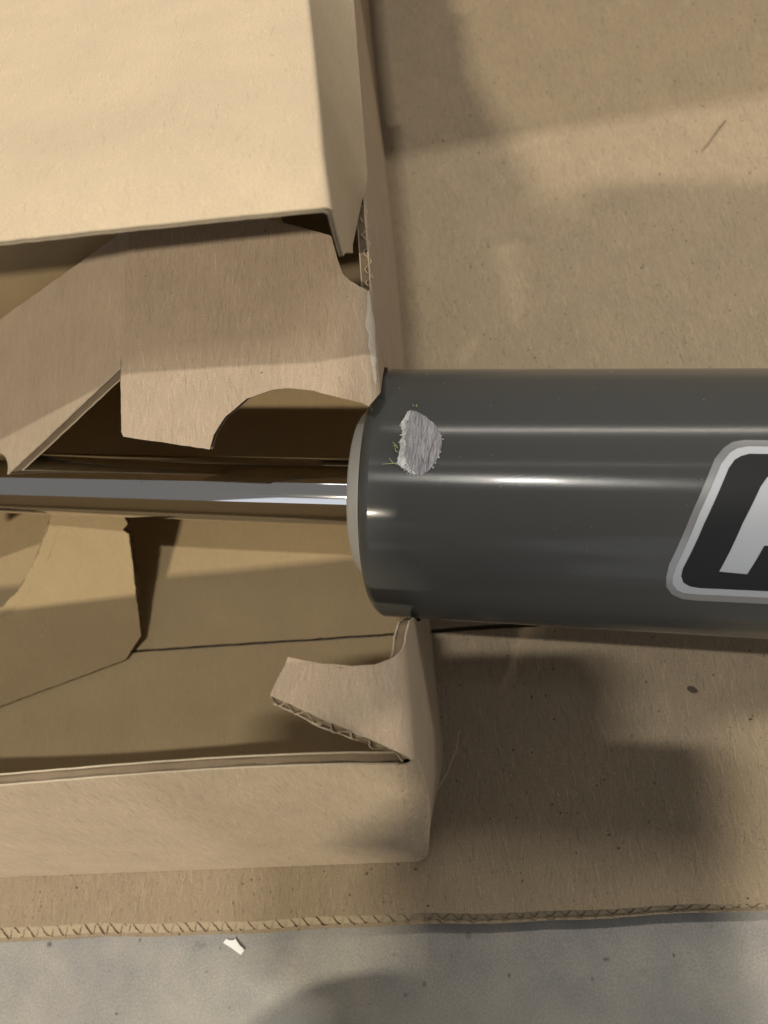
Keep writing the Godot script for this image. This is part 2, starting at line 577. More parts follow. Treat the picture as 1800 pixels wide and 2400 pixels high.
func _packing_box() -> void:
	var t := _thing("packing_box", "long brown cardboard packing box with a round cut-out holding the damper", "box")
	var rows: Array = [-0.01, 0.0, 0.02, 0.04, 0.06, 0.075, 0.089, 0.0899, 0.0908, 0.0917, 0.0926, 0.0935, 0.0944, 0.0953, 0.105, 0.115, 0.125, 0.135, 0.145, 0.16]
	var cols := _steps(-0.34, 0.07, 42)
	var wall := PackedVector2Array([Vector2(0, -0.33), Vector2(0, 0.0615), Vector2(0.085, 0.0404), Vector2(0.0893, 0.0402), Vector2(0.0913, 0.0406)])
	# front flap folded in from the wall's top
	wall.append_array([Vector2(0.0935, 0.0394), Vector2(0.1165, 0.0272), Vector2(0.1142, 0.0195), Vector2(0.1074, 0.0216), Vector2(0.1014, 0.0226), Vector2(0.0972, 0.0226), Vector2(0.0937, 0.0216), Vector2(0.0910, 0.0196), Vector2(0.0875, 0.0165), Vector2(0.075, 0.0105), Vector2(0.062, 0.0068)])
	for i in range(0, 13):                             # the round cut-out under the damper body
		var a := -PI * i / 12.0
		wall.append(Vector2(0.0532 + 0.0338 * sin(a), -0.0287 + lerpf(0.0334, 0.0344, 0.5 + 0.5 * cos(a)) * cos(a)))
	wall.append_array([Vector2(0.065, -0.0605), Vector2(0.075, -0.0545), Vector2(0.083, -0.0465), Vector2(0.089, -0.0400), Vector2(0.0939, -0.0341), Vector2(0.0967, -0.0361), Vector2(0.1004, -0.0383), Vector2(0.1052, -0.0405), Vector2(0.1111, -0.0418), Vector2(0.1161, -0.0418), Vector2(0.1211, -0.0404), Vector2(0.1261, -0.0367), Vector2(0.1291, -0.0323), Vector2(0.1301, -0.0287), Vector2(0.1401, -0.0317), Vector2(0.1498, -0.0346), Vector2(0.1518, -0.0352), Vector2(0.1523, -0.0365)])
	wall.append_array([Vector2(0.1523, -0.0968), Vector2(0.1419, -0.0961), Vector2(0.1294, -0.094), Vector2(0.1194, -0.0909), Vector2(0.1085, -0.0861), Vector2(0.1001, -0.0818), Vector2(0.0984, -0.0728), Vector2(0.0978, -0.0702), Vector2(0.0963, -0.0681), Vector2(0.0939, -0.0661), Vector2(0.0918, -0.0655), Vector2(0.0905, -0.0668), Vector2(0.0903, -0.0690), Vector2(0.0907, -0.0897), Vector2(0.0907, -0.33)])
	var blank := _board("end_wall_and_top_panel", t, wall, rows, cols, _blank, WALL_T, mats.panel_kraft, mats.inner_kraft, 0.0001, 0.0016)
	# the waves in the flap's cut edge
	for k in 4:
		var p0 := Vector2(0.0946, 0.0391).lerp(Vector2(0.1165, 0.0272), 0.08 + k * 0.23)
		var p1 := Vector2(0.0946, 0.0391).lerp(Vector2(0.1165, 0.0272), 0.08 + (k + 1) * 0.23)
		var nn := _normal(_blank, p0.lerp(p1, 0.5))
		var e0 := _blank(p0)
		var e1 := _blank(p1)
		var inner := (e1 - e0).cross(nn).normalized()
		if inner.z > 0.0:
			inner = -inner
		_fluting("fluting", blank, e0 - inner * 0.0002, e1 - inner * 0.0002, nn, -0.0004, -WALL_T + 0.0004, 0.0048, inner, 0.0002, 0.00015)
	# waves in the wall's open top edge behind the notch
	_fluting("fluting", blank, Vector3(-0.0011, 0.0902, -0.068), Vector3(-0.0011, 0.0904, -0.16), Vector3.RIGHT, 0.0008, -0.0008, 0.0048, Vector3.DOWN, 0.0004, 0.0003)

	# whitish scuffs where the fold has been rubbed
	var rubbed := func(p: Vector2) -> Vector3: return _blank(p) + _normal(_blank, p) * 0.00012
	for part in [[-0.062, -0.047, 0.0016], [-0.0535, -0.044, 0.0011], [-0.0655, -0.058, 0.0007], [-0.046, -0.040, 0.0006]]:
		var outline := PackedVector2Array()
		for k in 26:
			var a := TAU * k / 26.0
			outline.append(Vector2(0.0918 + cos(a) * part[2] * rng.randf_range(0.45, 1.1), lerpf(part[0], part[1], 0.5 + 0.5 * sin(a))))
		_sheet("rubbed_patch", blank, outline, rows, _steps(-0.07, -0.03, 10), rubbed, 0.0001, mats.rubbed_kraft, 0.00012, 0.0008)

	# the strip that slopes down from the top panel to the left
	var o := Vector3(-0.061, TOP - 0.001, 0)
	var d := Vector3(-0.051, -0.032, 0).normalized()
	var strip := func(p: Vector2) -> Vector3: return o + d * p.x + Vector3(0, -0.0022 * sin(clampf(p.x * 14.0, 0.0, 1.6)), p.y)
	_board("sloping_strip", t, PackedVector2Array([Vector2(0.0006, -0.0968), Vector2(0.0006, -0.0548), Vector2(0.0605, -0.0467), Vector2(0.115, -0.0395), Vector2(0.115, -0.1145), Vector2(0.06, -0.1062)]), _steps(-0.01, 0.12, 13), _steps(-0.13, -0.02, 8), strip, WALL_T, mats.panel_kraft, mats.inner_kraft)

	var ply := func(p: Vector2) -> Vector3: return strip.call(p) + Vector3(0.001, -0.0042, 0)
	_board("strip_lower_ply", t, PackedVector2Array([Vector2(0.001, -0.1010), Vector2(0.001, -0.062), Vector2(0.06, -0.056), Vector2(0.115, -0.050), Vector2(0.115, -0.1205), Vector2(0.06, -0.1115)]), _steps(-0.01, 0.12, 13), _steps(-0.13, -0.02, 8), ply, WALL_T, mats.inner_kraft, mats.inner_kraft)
	var divide := func(p: Vector2) -> Vector3: return Vector3(p.x, p.y, -0.124)  # board added to keep the gap under the lid dark
	_board("added_partition", t, PackedVector2Array([Vector2(-0.296, 0.004), Vector2(-0.03, 0.004), Vector2(-0.03, 0.082), Vector2(-0.296, 0.082)]), _steps(-0.31, -0.02, 8), _steps(0.0, 0.09, 3), divide, WALL_T, mats.inner_kraft, mats.inner_kraft, 0.0002, 0.003)

	# front wall, leaning back
	var lean := func(p: Vector2) -> Vector3:
		var h := p.y / 0.09
		return Vector3(p.x, p.y, lerpf(0.0635, 0.0411, h) + 0.032 * (p.x + 0.004) + 0.0006 * sin(p.x * 45.0) * h)
	var front := PackedVector2Array([Vector2(-0.36, 0.0004), Vector2(-0.0095, 0.0004), Vector2(-0.0105, 0.004), Vector2(-0.0062, 0.05), Vector2(-0.0016, 0.0895), Vector2(-0.012, 0.0905), Vector2(-0.05, 0.0908), Vector2(-0.36, 0.0908)])
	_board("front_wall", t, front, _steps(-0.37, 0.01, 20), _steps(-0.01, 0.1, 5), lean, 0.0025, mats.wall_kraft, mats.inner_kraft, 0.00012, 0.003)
	# rounded corner joining front wall and end wall
	var st := SurfaceTool.new()
	st.begin(Mesh.PRIMITIVE_TRIANGLES)
	var prev := []
	for j in 13:
		var h := lerpf(0.0006, 0.0900, j / 12.0)
		var a: Vector3 = lean.call(Vector2(lerpf(-0.0105, -0.0024, j / 12.0) - 0.0009, h)) + Vector3(0, 0, 0.00012)
		var b := _blank(Vector2(h, lerpf(0.0613, 0.0398, j / 12.0) - 0.0009)) + Vector3(0.00012, 0, 0)
		var c := Vector3(b.x, h, a.z)
		var row := []
		for k in 9:
			var u := k / 8.0
			row.append([a.lerp(c, u).lerp(c.lerp(b, u), u), Vector3(sin(u * PI / 2), 0.1, cos(u * PI / 2)).normalized(), Vector2(u * 0.004, h)])
		if prev.size():
			for k in 8:
				var q: Array = prev[k]
				var r: Array = prev[k + 1]
				var s: Array = row[k]
				var v: Array = row[k + 1]
				_tri(st, q[0], r[0], v[0], q[1], r[1], v[1], q[2], r[2], v[2])
				_tri(st, q[0], v[0], s[0], q[1], v[1], s[1], q[2], v[2], s[2])
		prev = row
	_put("corner_fold", st.commit(), mats.wall_kraft, t)

	# inclined support under the rod
	var b0 := Vector3(-0.1428, 0.004, 0.0077)
	var along := Vector3(0.9678, 0, -0.2516)
	var up := Vector3(-0.2061, 0.5736, -0.7928)
	var ramp := func(p: Vector2) -> Vector3: return b0 + along * p.x + up * p.y
	var support := PackedVector2Array([Vector2(-0.05, -0.0004), Vector2(0.0004, -0.0004), Vector2(0.0444, -0.0003), Vector2(0.0522, 0.0053), Vector2(0.0584, 0.0253), Vector2(0.0624, 0.0377), Vector2(0.0612, 0.0397), Vector2(0.0634, 0.0409), Vector2(0.063, 0.0444), Vector2(0.066, 0.0485), Vector2(0.050, 0.0535), Vector2(0.0446, 0.05), Vector2(0.0402, 0.0436), Vector2(0.0338, 0.0371), Vector2(0.0262, 0.0318), Vector2(0.0186, 0.0279), Vector2(0.0136, 0.0268), Vector2(-0.002, 0.0275), Vector2(-0.02, 0.035), Vector2(-0.05, 0.036)])
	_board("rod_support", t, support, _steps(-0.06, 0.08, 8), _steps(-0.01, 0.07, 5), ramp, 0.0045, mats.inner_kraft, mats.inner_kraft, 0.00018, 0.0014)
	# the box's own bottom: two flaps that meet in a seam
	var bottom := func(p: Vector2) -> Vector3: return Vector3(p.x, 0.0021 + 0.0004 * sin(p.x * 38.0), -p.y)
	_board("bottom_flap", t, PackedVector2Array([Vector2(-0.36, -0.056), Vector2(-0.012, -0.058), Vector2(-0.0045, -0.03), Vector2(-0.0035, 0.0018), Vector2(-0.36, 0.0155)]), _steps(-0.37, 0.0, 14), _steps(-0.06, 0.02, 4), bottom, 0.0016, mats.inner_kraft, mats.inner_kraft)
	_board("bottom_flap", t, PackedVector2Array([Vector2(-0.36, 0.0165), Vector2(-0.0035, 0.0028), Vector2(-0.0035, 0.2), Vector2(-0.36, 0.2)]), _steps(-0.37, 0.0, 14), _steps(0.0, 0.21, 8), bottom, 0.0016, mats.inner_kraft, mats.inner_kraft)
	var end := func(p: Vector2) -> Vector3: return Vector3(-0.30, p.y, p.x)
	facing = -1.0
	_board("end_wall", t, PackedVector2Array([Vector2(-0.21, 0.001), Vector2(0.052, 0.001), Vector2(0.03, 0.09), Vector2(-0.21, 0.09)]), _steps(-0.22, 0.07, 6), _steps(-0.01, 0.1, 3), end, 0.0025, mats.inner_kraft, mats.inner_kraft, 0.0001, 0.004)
	facing = 1.0
	var torn := func(p: Vector2) -> Vector3: return ramp.call(p) + Vector3(0.0002, -0.0016, 0.0004)
	var crust := PackedVector2Array([Vector2(0.0500, 0.0545), Vector2(0.0420, 0.0530), Vector2(0.0368, 0.0470), Vector2(0.0306, 0.0408), Vector2(0.0236, 0.0356), Vector2(0.0164, 0.0316), Vector2(0.0116, 0.0305), Vector2(-0.003, 0.0312), Vector2(-0.02, 0.038), Vector2(-0.02, 0.030), Vector2(0.0150, 0.0240), Vector2(0.0300, 0.030), Vector2(0.0420, 0.042), Vector2(0.0490, 0.051)])
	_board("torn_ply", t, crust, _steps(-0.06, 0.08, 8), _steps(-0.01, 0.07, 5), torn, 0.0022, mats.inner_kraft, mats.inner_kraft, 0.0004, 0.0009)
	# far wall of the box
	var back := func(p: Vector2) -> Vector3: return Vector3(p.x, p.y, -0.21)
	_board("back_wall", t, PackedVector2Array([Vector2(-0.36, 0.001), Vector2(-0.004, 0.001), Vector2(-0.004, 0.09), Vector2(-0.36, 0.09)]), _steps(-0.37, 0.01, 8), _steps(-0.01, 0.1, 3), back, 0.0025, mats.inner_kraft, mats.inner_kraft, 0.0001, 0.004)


func _lid() -> void:
	var t := _thing("box_lid", "pale tan lid standing raised over the packing box, nearest the lens", "lid")
	# p.x to the right, p.y towards the viewer; the lid slopes down to its hinge and is creased over into the tuck flap
	var high := func(z: float) -> float: return 0.147 + 0.30 * (z + 0.04) * smoothstep(-0.02, -0.09, z)
	var top := func(p: Vector2) -> Vector3:
		var edge := 0.0714 * minf(p.y + 0.04, 0.0)
		var h: float = high.call(p.y)
		var r := 0.0012
		var q := Vector3(p.x + edge, h, p.y)
		if p.x > -r:
			var a := minf((p.x + r) / r, PI / 2)
			q = Vector3(edge - r + r * sin(a), h - r * (1.0 - cos(a)), p.y)
			var rest := p.x + r - r * PI / 2
			if rest > 0:
				var goal := lerpf(-0.004, 0.0008, smoothstep(-0.083, -0.102, p.y)) - edge
				q.y -= rest
				q.x += clampf(rest / maxf(h - 0.093, 0.006), 0.0, 1.2) * goal
		return q
	facing = -1.0
	var s := 0.0007                                    # arc end
	var poly := PackedVector2Array([Vector2(-0.30, -0.0605), Vector2(-0.0561, -0.0444), Vector2(-0.03, -0.0424), Vector2(-0.004, -0.0402), Vector2(s, -0.0397), Vector2(s + 0.0225, -0.0512)])
	for z in [-0.0752, -0.088, -0.1, -0.12, -0.14, -0.16, -0.18, -0.2]:
		var over := 0.095 if z > -0.08 else lerpf(0.0912, 0.0922, smoothstep(-0.085, -0.1, z))
		poly.append(Vector2(s + maxf(high.call(z) - over, 0.0015), z))
	poly.append_array([Vector2(s, -0.207), Vector2(-0.30, -0.207)])
	var xs := _steps(-0.31, -0.01, 10)
	xs.append_array([-0.0012, -0.0007, -0.0002, 0.0003, s, 0.02, 0.04, 0.07])
	_board("lid_panel_and_tuck_flap", t, poly, xs, _steps(-0.32, -0.03, 12), top, 0.0009, mats.lid_kraft, mats.inner_kraft, 0.0001, 0.002)
	facing = 1.0


# ------------------------------------------------------------------ damper
func _frame() -> Basis:                                # x along the axis, y up from it, z to the viewer
	var a := AXIS.normalized()
	var u := (Vector3.UP - a * a.y).normalized()
	return Basis(a, u, a.cross(u))


func _lathe(called: String, parent: Node, profile: Array, m: Material, turns := 128) -> MeshInstance3D:   # profile: [along, radius]
	var st := SurfaceTool.new()
	st.begin(Mesh.PRIMITIVE_TRIANGLES)
	for i in profile.size() - 1:
		var p: Vector2 = profile[i]
		var q: Vector2 = profile[i + 1]
		var dir := (q - p).normalized()
		for k in turns:
			var a := TAU * k / turns
			var b := TAU * (k + 1) / turns
			var ca := Vector3(0, cos(a), sin(a))
			var cb := Vector3(0, cos(b), sin(b))
			var na := (ca * dir.x + Vector3(-dir.y, 0, 0)).normalized()
			var nb := (cb * dir.x + Vector3(-dir.y, 0, 0)).normalized()
			var pa := Vector3(p.x, 0, 0) + ca * p.y
			var pb := Vector3(p.x, 0, 0) + cb * p.y
			var qa := Vector3(q.x, 0, 0) + ca * q.y
			var qb := Vector3(q.x, 0, 0) + cb * q.y
			_tri(st, pa, pb, qb, na, nb, nb, Vector2(p.x, a * p.y), Vector2(p.x, b * p.y), Vector2(q.x, b * q.y))
			_tri(st, pa, qb, qa, na, nb, na, Vector2(p.x, a * p.y), Vector2(q.x, b * q.y), Vector2(q.x, a * q.y))
	return _put(called, st.commit(), m, parent)


func _v(list: Array) -> PackedVector2Array:
	return PackedVector2Array(list)


func _damper() -> void:
	var t := _thing("damper", "dark grey cylindrical shock absorber with chrome rod and a gouged end", "shock absorber")
	t.transform = Transform3D(_frame(), AXIS_AT)
	_lathe("body", t, _v([Vector2(0.0016, 0.0200), Vector2(0.0012, 0.0222), Vector2(0.0012, 0.0292), Vector2(0.0014, 0.0299), Vector2(0.0020, 0.0309), Vector2(0.0030, 0.0319), Vector2(0.0036, 0.0323), Vector2(0.0042, BODY_R), Vector2(0.40, BODY_R)]), mats.grey_lacquer, 192)
	_lathe("seal_gap", t, _v([Vector2(0.0016, 0.0205), Vector2(0.0004, 0.0216), Vector2(0.0002, 0.0246), Vector2(0.0013, 0.0268)]), mats.gap_black)  # near-black ring: the shade of the gap put into its colour
	_lathe("seal_cap", t, _v([Vector2(0.0012, 0.0234), Vector2(0.0004, 0.0236), Vector2(-0.0004, 0.0233), Vector2(-0.0016, 0.0224), Vector2(-0.0030, 0.0212), Vector2(-0.0036, 0.0203), Vector2(-0.0040, 0.0186), Vector2(-0.0040, 0.0112), Vector2(-0.0034, 0.0104), Vector2(-0.0034, 0.0091)]), mats.satin_metal)
	_lathe("rod", t, _v([Vector2(-0.30, 0.009), Vector2(0.0, 0.009)]), mats.chrome, 160)

	# the sticker: clear film, silver band, black field, silver letter, each bent round the body
	var round_ := func(lift: float) -> Callable:
		return func(p: Vector2) -> Vector3:
			var a := p.y / BODY_R
			return Vector3(p.x, cos(a) * (BODY_R + lift), sin(a) * (BODY_R + lift))
	facing = -1.0
	var xs := _steps(0.06, 0.16, 10)
	var ys := _steps(-0.02, 0.05, 28)
	var film := _v([Vector2(0.15, -0.00125), Vector2(0.0835, -0.00125), Vector2(0.0812, -0.00080), Vector2(0.0793, 0.00060), Vector2(0.07748, 0.00308), Vector2(0.07306, 0.01486), Vector2(0.06953, 0.02605), Vector2(0.06927, 0.0293), Vector2(0.0696, 0.0318), Vector2(0.0710, 0.0340), Vector2(0.0733, 0.03525), Vector2(0.0761, 0.03553), Vector2(0.15, 0.0351)])
	var s := _sheet("sticker", t, film, xs, ys, round_.call(0.00012), 0.0001, mats.clear_film, 0.00002, 0.002)
	var band := _v([Vector2(0.15, 0.00022), Vector2(0.0840, 0.00025), Vector2(0.0820, 0.00070), Vector2(0.08045, 0.00175), Vector2(0.0787, 0.00417), Vector2(0.07471, 0.01436), Vector2(0.07101, 0.02629), Vector2(0.07056, 0.02922), Vector2(0.0708, 0.0310), Vector2(0.0719, 0.0326), Vector2(0.07335, 0.03334), Vector2(0.07583, 0.03354), Vector2(0.15, 0.0332)])
	_sheet("silver_border", s, band, xs, ys, round_.call(0.0002), 0.00008, mats.silver_print, 0.00002, 0.002)
	var field := _v([Vector2(0.148, 0.00184), Vector2(0.0842, 0.00190), Vector2(0.0826, 0.00240), Vector2(0.0813, 0.00325), Vector2(0.08009, 0.00506), Vector2(0.07567, 0.01655), Vector2(0.07235, 0.02674), Vector2(0.07223, 0.02868), Vector2(0.07287, 0.03034), Vector2(0.07429, 0.0313), Vector2(0.07641, 0.03164), Vector2(0.148, 0.0314)])
	_sheet("black_field", s, field, xs, ys, round_.call(0.00028), 0.00008, mats.black_print, 0.00001, 0.002)
	var letter := _v([Vector2(0.07963, 0.02708), Vector2(0.08513, 0.0274), Vector2(0.08757, 0.02081), Vector2(0.0960, 0.0206), Vector2(0.1010, 0.0060), Vector2(0.0905, 0.00560), Vector2(0.0888, 0.00590), Vector2(0.0874, 0.00690), Vector2(0.08622, 0.00874), Vector2(0.08309, 0.01629)])
	_sheet("letter", s, letter, xs, ys, round_.call(0.00036), 0.00008, mats.silver_print, 0.00001, 0.002)

	# the gouge: lacquer torn away down to brushed metal, crushed along its left and lower rim
	var gouge := _v([Vector2(0.01238, -0.00819), Vector2(0.01166, -0.00697), Vector2(0.01078, -0.00466), Vector2(0.01062, -0.00348), Vector2(0.01121, -0.00186), Vector2(0.01138, -0.00076), Vector2(0.01086, 0.00048), Vector2(0.0112, 0.00198), Vector2(0.01092, 0.00375), Vector2(0.0107, 0.00576), Vector2(0.01231, 0.00685), Vector2(0.01375, 0.0078), Vector2(0.01598, 0.00816), Vector2(0.01786, 0.007), Vector2(0.01926, 0.00501), Vector2(0.02022, 0.0027), Vector2(0.02031, -0.00013), Vector2(0.01992, -0.00167), Vector2(0.01862, -0.00392), Vector2(0.01613, -0.00647), Vector2(0.01384, -0.00792)])
	var fx := _steps(0.009, 0.022, 20)
	var fy := _steps(-0.01, 0.01, 24)
	var dish := func(p: Vector2) -> Vector3:
		var a := p.y / BODY_R
		var lift := 0.00022 - 0.00018 * smoothstep(0.0118, 0.0150, p.x) + 0.00022 * smoothstep(0.0180, 0.0204, p.x)
		return Vector3(p.x, cos(a) * (BODY_R + lift), sin(a) * (BODY_R + lift))
	var g := _sheet("gouge", t, gouge, fx, fy, dish, 0.0003, mats.bare_metal, 0.00012, 0.0007)
	var lump := func(p: Vector2) -> Vector3:
		var a := p.y / BODY_R
		var lift := 0.00042 + 0.00022 * sin(p.x * 5100.0 + 3.0 * sin(p.y * 1900.0)) * cos(p.y * 4300.0) - 0.0003 * smoothstep(0.0118, 0.0132, p.x)
		return Vector3(p.x, cos(a) * (BODY_R + lift), sin(a) * (BODY_R + lift))
	var ridge := _v([Vector2(0.01250, -0.00805), Vector2(0.01166, -0.00680), Vector2(0.01085, -0.00466), Vector2(0.01070, -0.00348), Vector2(0.01125, -0.00186), Vector2(0.01140, -0.00076), Vector2(0.01090, 0.00048), Vector2(0.0112, 0.00198), Vector2(0.01095, 0.00375), Vector2(0.01078, 0.00570), Vector2(0.01231, 0.00675), Vector2(0.01375, 0.0077), Vector2(0.01500, 0.0078), Vector2(0.0138, 0.0066), Vector2(0.0126, 0.0050), Vector2(0.0121, 0.0030), Vector2(0.0125, 0.0012), Vector2(0.0119, -0.0004), Vector2(0.0124, -0.0022), Vector2(0.0120, -0.0042), Vector2(0.0126, -0.0066)])
	_sheet("crushed_ridge", g, ridge, _steps(0.009, 0.022, 48), _steps(-0.01, 0.01, 72), lump, 0.0004, mats.bare_metal_crushed, 0.00014, 0.0004)
	var crumbs := [Vector2(0.0109, -0.0042), Vector2(0.0106, -0.0037), Vector2(0.0110, -0.0012), Vector2(0.0107, 0.0006), Vector2(0.0106, 0.0056), Vector2(0.0117, 0.0066), Vector2(0.0124, 0.0071), Vector2(0.0131, 0.0077), Vector2(0.0138, 0.0080), Vector2(0.0145, 0.0082), Vector2(0.0155, 0.0084), Vector2(0.0163, 0.0081), Vector2(0.0188, 0.0063), Vector2(0.0192, 0.0053), Vector2(0.0199, 0.0040), Vector2(0.0203, 0.0027), Vector2(0.0206, -0.0003), Vector2(0.0203, -0.0012), Vector2(0.0111, 0.0030), Vector2(0.0108, 0.0045)]
	for c in crumbs:
		var st := SurfaceTool.new()
		st.begin(Mesh.PRIMITIVE_TRIANGLES)
		var size := rng.randf_range(0.00010, 0.00026)
		_blob(st, dish.call(c), size)
		_put("metal_crumb", st.commit(), mats.bare_metal_bright, g)
	facing = 1.0
	# yellowish lint caught on the torn rim
	for run in [[Vector2(0.0106, 0.0020), Vector2(0.0100, 0.0012), Vector2(0.0093, 0.0006)], [Vector2(0.0107, 0.0030), Vector2(0.0101, 0.0026), Vector2(0.0099, 0.0013), Vector2(0.0094, 0.0015)], [Vector2(0.0106, 0.0056), Vector2(0.0098, 0.0055), Vector2(0.0092, 0.0048), Vector2(0.0088, 0.0043)], [Vector2(0.0099, 0.0056), Vector2(0.0086, 0.0057), Vector2(0.0072, 0.0058)], [Vector2(0.0098, 0.0054), Vector2(0.0094, 0.0057)], [Vector2(0.0128, -0.0098), Vector2(0.0131, -0.0092)], [Vector2(0.0138, -0.0098), Vector2(0.0136, -0.0092), Vector2(0.0140, -0.0090)]]:
		var st := SurfaceTool.new()
		st.begin(Mesh.PRIMITIVE_TRIANGLES)
		var pts := []
		for p in run:
			pts.append(round_.call(0.0003).call(p))
		_thread(st, pts, 0.00009, 0.00004)
		_put("lint", st.commit(), mats.yellow_fibre, g)
	_specks("dust", t, 70, func() -> Vector3: return round_.call(0.0).call(Vector2(rng.randf_range(0.006, 0.10), rng.randf_range(-0.03, 0.05))), mats.dust_grey, 0.00003, 0.00011)
	_specks("rod_dust", t, 40, func() -> Vector3:
		var a := rng.randf_range(-0.6, 1.5)
		return Vector3(rng.randf_range(-0.14, -0.004), 0.009 * cos(a), 0.009 * sin(a)), mats.dust_grey, 0.00003, 0.00009)
	for run in [[-0.0655, 0.10, -0.0632, 0.34], [-0.0640, 0.22, -0.0618, 0.25], [-0.030, 0.5, -0.022, 0.53]]:
		var st := SurfaceTool.new()
		st.begin(Mesh.PRIMITIVE_TRIANGLES)
		var pts := []
		for k in 5:
			var f := k / 4.0
			var a: float = lerpf(run[1], run[3], f * f)
			pts.append(Vector3(lerpf(run[0], run[2], f), 0.00902 * cos(a), 0.00902 * sin(a)))
		_thread(st, pts, 0.00005, 0.00003)
		_put("scratch", st.commit(), mats.dark_hair, t)
	# chips in the body's edge
	for c in [Vector2(0.0015, 0.0185), Vector2(0.0017, 0.0190), Vector2(0.0016, 0.0197), Vector2(0.0018, 0.0200), Vector2(0.0016, 0.0206), Vector2(0.0017, 0.0290), Vector2(0.0018, 0.0325), Vector2(0.0017, 0.0332)]:
		var st := SurfaceTool.new()
		st.begin(Mesh.PRIMITIVE_TRIANGLES)
		var a: float = c.y / BODY_R
		_blob(st, Vector3(c.x, cos(a) * 0.0296, sin(a) * 0.0296), rng.randf_range(0.00014, 0.00028))
		_put("edge_chip", st.commit(), mats.bare_metal_bright, t)


func _specks(called: String, parent: Node, many: int, place: Callable, m: Material, lo: float, hi: float) -> void:   # dust nobody could count
	var st := SurfaceTool.new()
	st.begin(Mesh.PRIMITIVE_TRIANGLES)
	for k in many:
		_blob(st, place.call(), lerpf(lo, hi, rng.randf() * rng.randf()))
	_tag(_put(called, st.commit(), m, parent), "fine dust and lint", "", "", "stuff")


func _blob(st: SurfaceTool, at: Vector3, size: float) -> void:   # a small jagged lump
	var s := SphereMesh.new()
	s.radial_segments = 7
	s.rings = 4
	s.radius = size
	s.height = size * 2.0
	st.append_from(s, 0, Transform3D(Basis.from_euler(Vector3(rng.randf() * 6, rng.randf() * 6, rng.randf() * 6)).scaled(Vector3(rng.randf_range(0.7, 1.5), rng.randf_range(0.6, 1.1), rng.randf_range(0.7, 1.4))), at))


func _thread(st: SurfaceTool, pts: Array, r0: float, r1: float) -> void:
	var n := 6
	for i in pts.size() - 1:
		var p: Vector3 = pts[i]
		var q: Vector3 = pts[i + 1]
		var d := (q - p).normalized()
		var x := d.cross(Vector3.UP if absf(d.y) < 0.9 else Vector3.RIGHT).normalized()
		var y := d.cross(x)
		var rp := lerpf(r0, r1, float(i) / (pts.size() - 1))
		var rq := lerpf(r0, r1, float(i + 1) / (pts.size() - 1))
		for k in n:
			var a := TAU * k / n
			var b := TAU * (k + 1) / n
			var na := x * cos(a) + y * sin(a)
			var nb := x * cos(b) + y * sin(b)
			_tri(st, p + na * rp, p + nb * rp, q + nb * rq, na, nb, nb, Vector2.ZERO, Vector2.ZERO, Vector2.ZERO)
			_tri(st, p + na * rp, q + nb * rq, q + na * rq, na, nb, na, Vector2.ZERO, Vector2.ZERO, Vector2.ZERO)


# ------------------------------------------------------------------ small things
func _small_things() -> void:
	var st := SurfaceTool.new()
	st.begin(Mesh.PRIMITIVE_TRIANGLES)
	_thread(st, [Vector3(0.1209, 0.0004, -0.1761), Vector3(0.1250, 0.0009, -0.1803), Vector3(0.1290, 0.0012, -0.1850), Vector3(0.1323, 0.0010, -0.1885)], 0.00012, 0.00022)
	var hair := _put("hair", st.commit(), mats.dark_hair)
	_tag(hair, "thin dark hair lying on the carton flap beyond the damper", "hair")
	st = SurfaceTool.new()
	st.begin(Mesh.PRIMITIVE_TRIANGLES)
	_thread(st, [Vector3(-0.0030, 0.012, 0.046), Vector3(0.0012, 0.0105, 0.0405), Vector3(0.0046, 0.010, 0.034), Vector3(0.0062, 0.0105, 0.0285)], 0.00012, 0.00008)
	var fibre := _put("paper_fibre", st.commit(), mats.pale_fibre)
	_tag(fibre, "pale paper fibre sticking out from the lower corner of the packing box", "fibre")
	st = SurfaceTool.new()
	st.begin(Mesh.PRIMITIVE_TRIANGLES)
	var s := SphereMesh.new()
	s.radius = 0.00155
	s.height = 0.0002
	st.append_from(s, 0, Transform3D(Basis(Vector3.UP, -0.5).scaled_local(Vector3(1, 1, 0.62)), Vector3(0.0751, 0.0001, 0.0225)))
	var stain := _put("glue_spot", st.commit(), mats.brown_stain)
	_tag(stain, "small dark brown oval spot on the front carton flap", "spot")
	var bits := PackedVector2Array([Vector2(-0.0041, 0.0014), Vector2(-0.0030, 0.0026), Vector2(-0.0010, 0.0017), Vector2(0.0004, 0.0024), Vector2(0.0011, 0.0013), Vector2(0.0036, -0.0012), Vector2(0.0024, -0.0026), Vector2(0.0008, -0.0016)])
	var lie := func(p: Vector2) -> Vector3: return Vector3(-0.0666 + p.x * 0.85, -0.0056 + 0.0003 * sin(p.x * 700.0), 0.0826 - p.y * 0.85)
	var scrap := _sheet("paper_scrap", self, bits, _steps(-0.006, 0.006, 6), _steps(-0.004, 0.004, 4), lie, 0.0003, mats.white_scrap, 0.0001, 0.001)
	_tag(scrap, "small white torn scrap lying on the concrete by the carton edge", "scrap")


# ------------------------------------------------------------------ the photographer's phone and hands, just behind the lens
const CAM_AT := Vector3(0.0149, 0.2409, 0.0491)


func _view() -> Transform3D:
	return Transform3D(Basis(Vector3(0.9875, -0.139, 0.0744), Vector3(0.1193, 0.35, -0.9291), Vector3(0.1031, 0.9264, 0.3622)).orthonormalized(), CAM_AT)


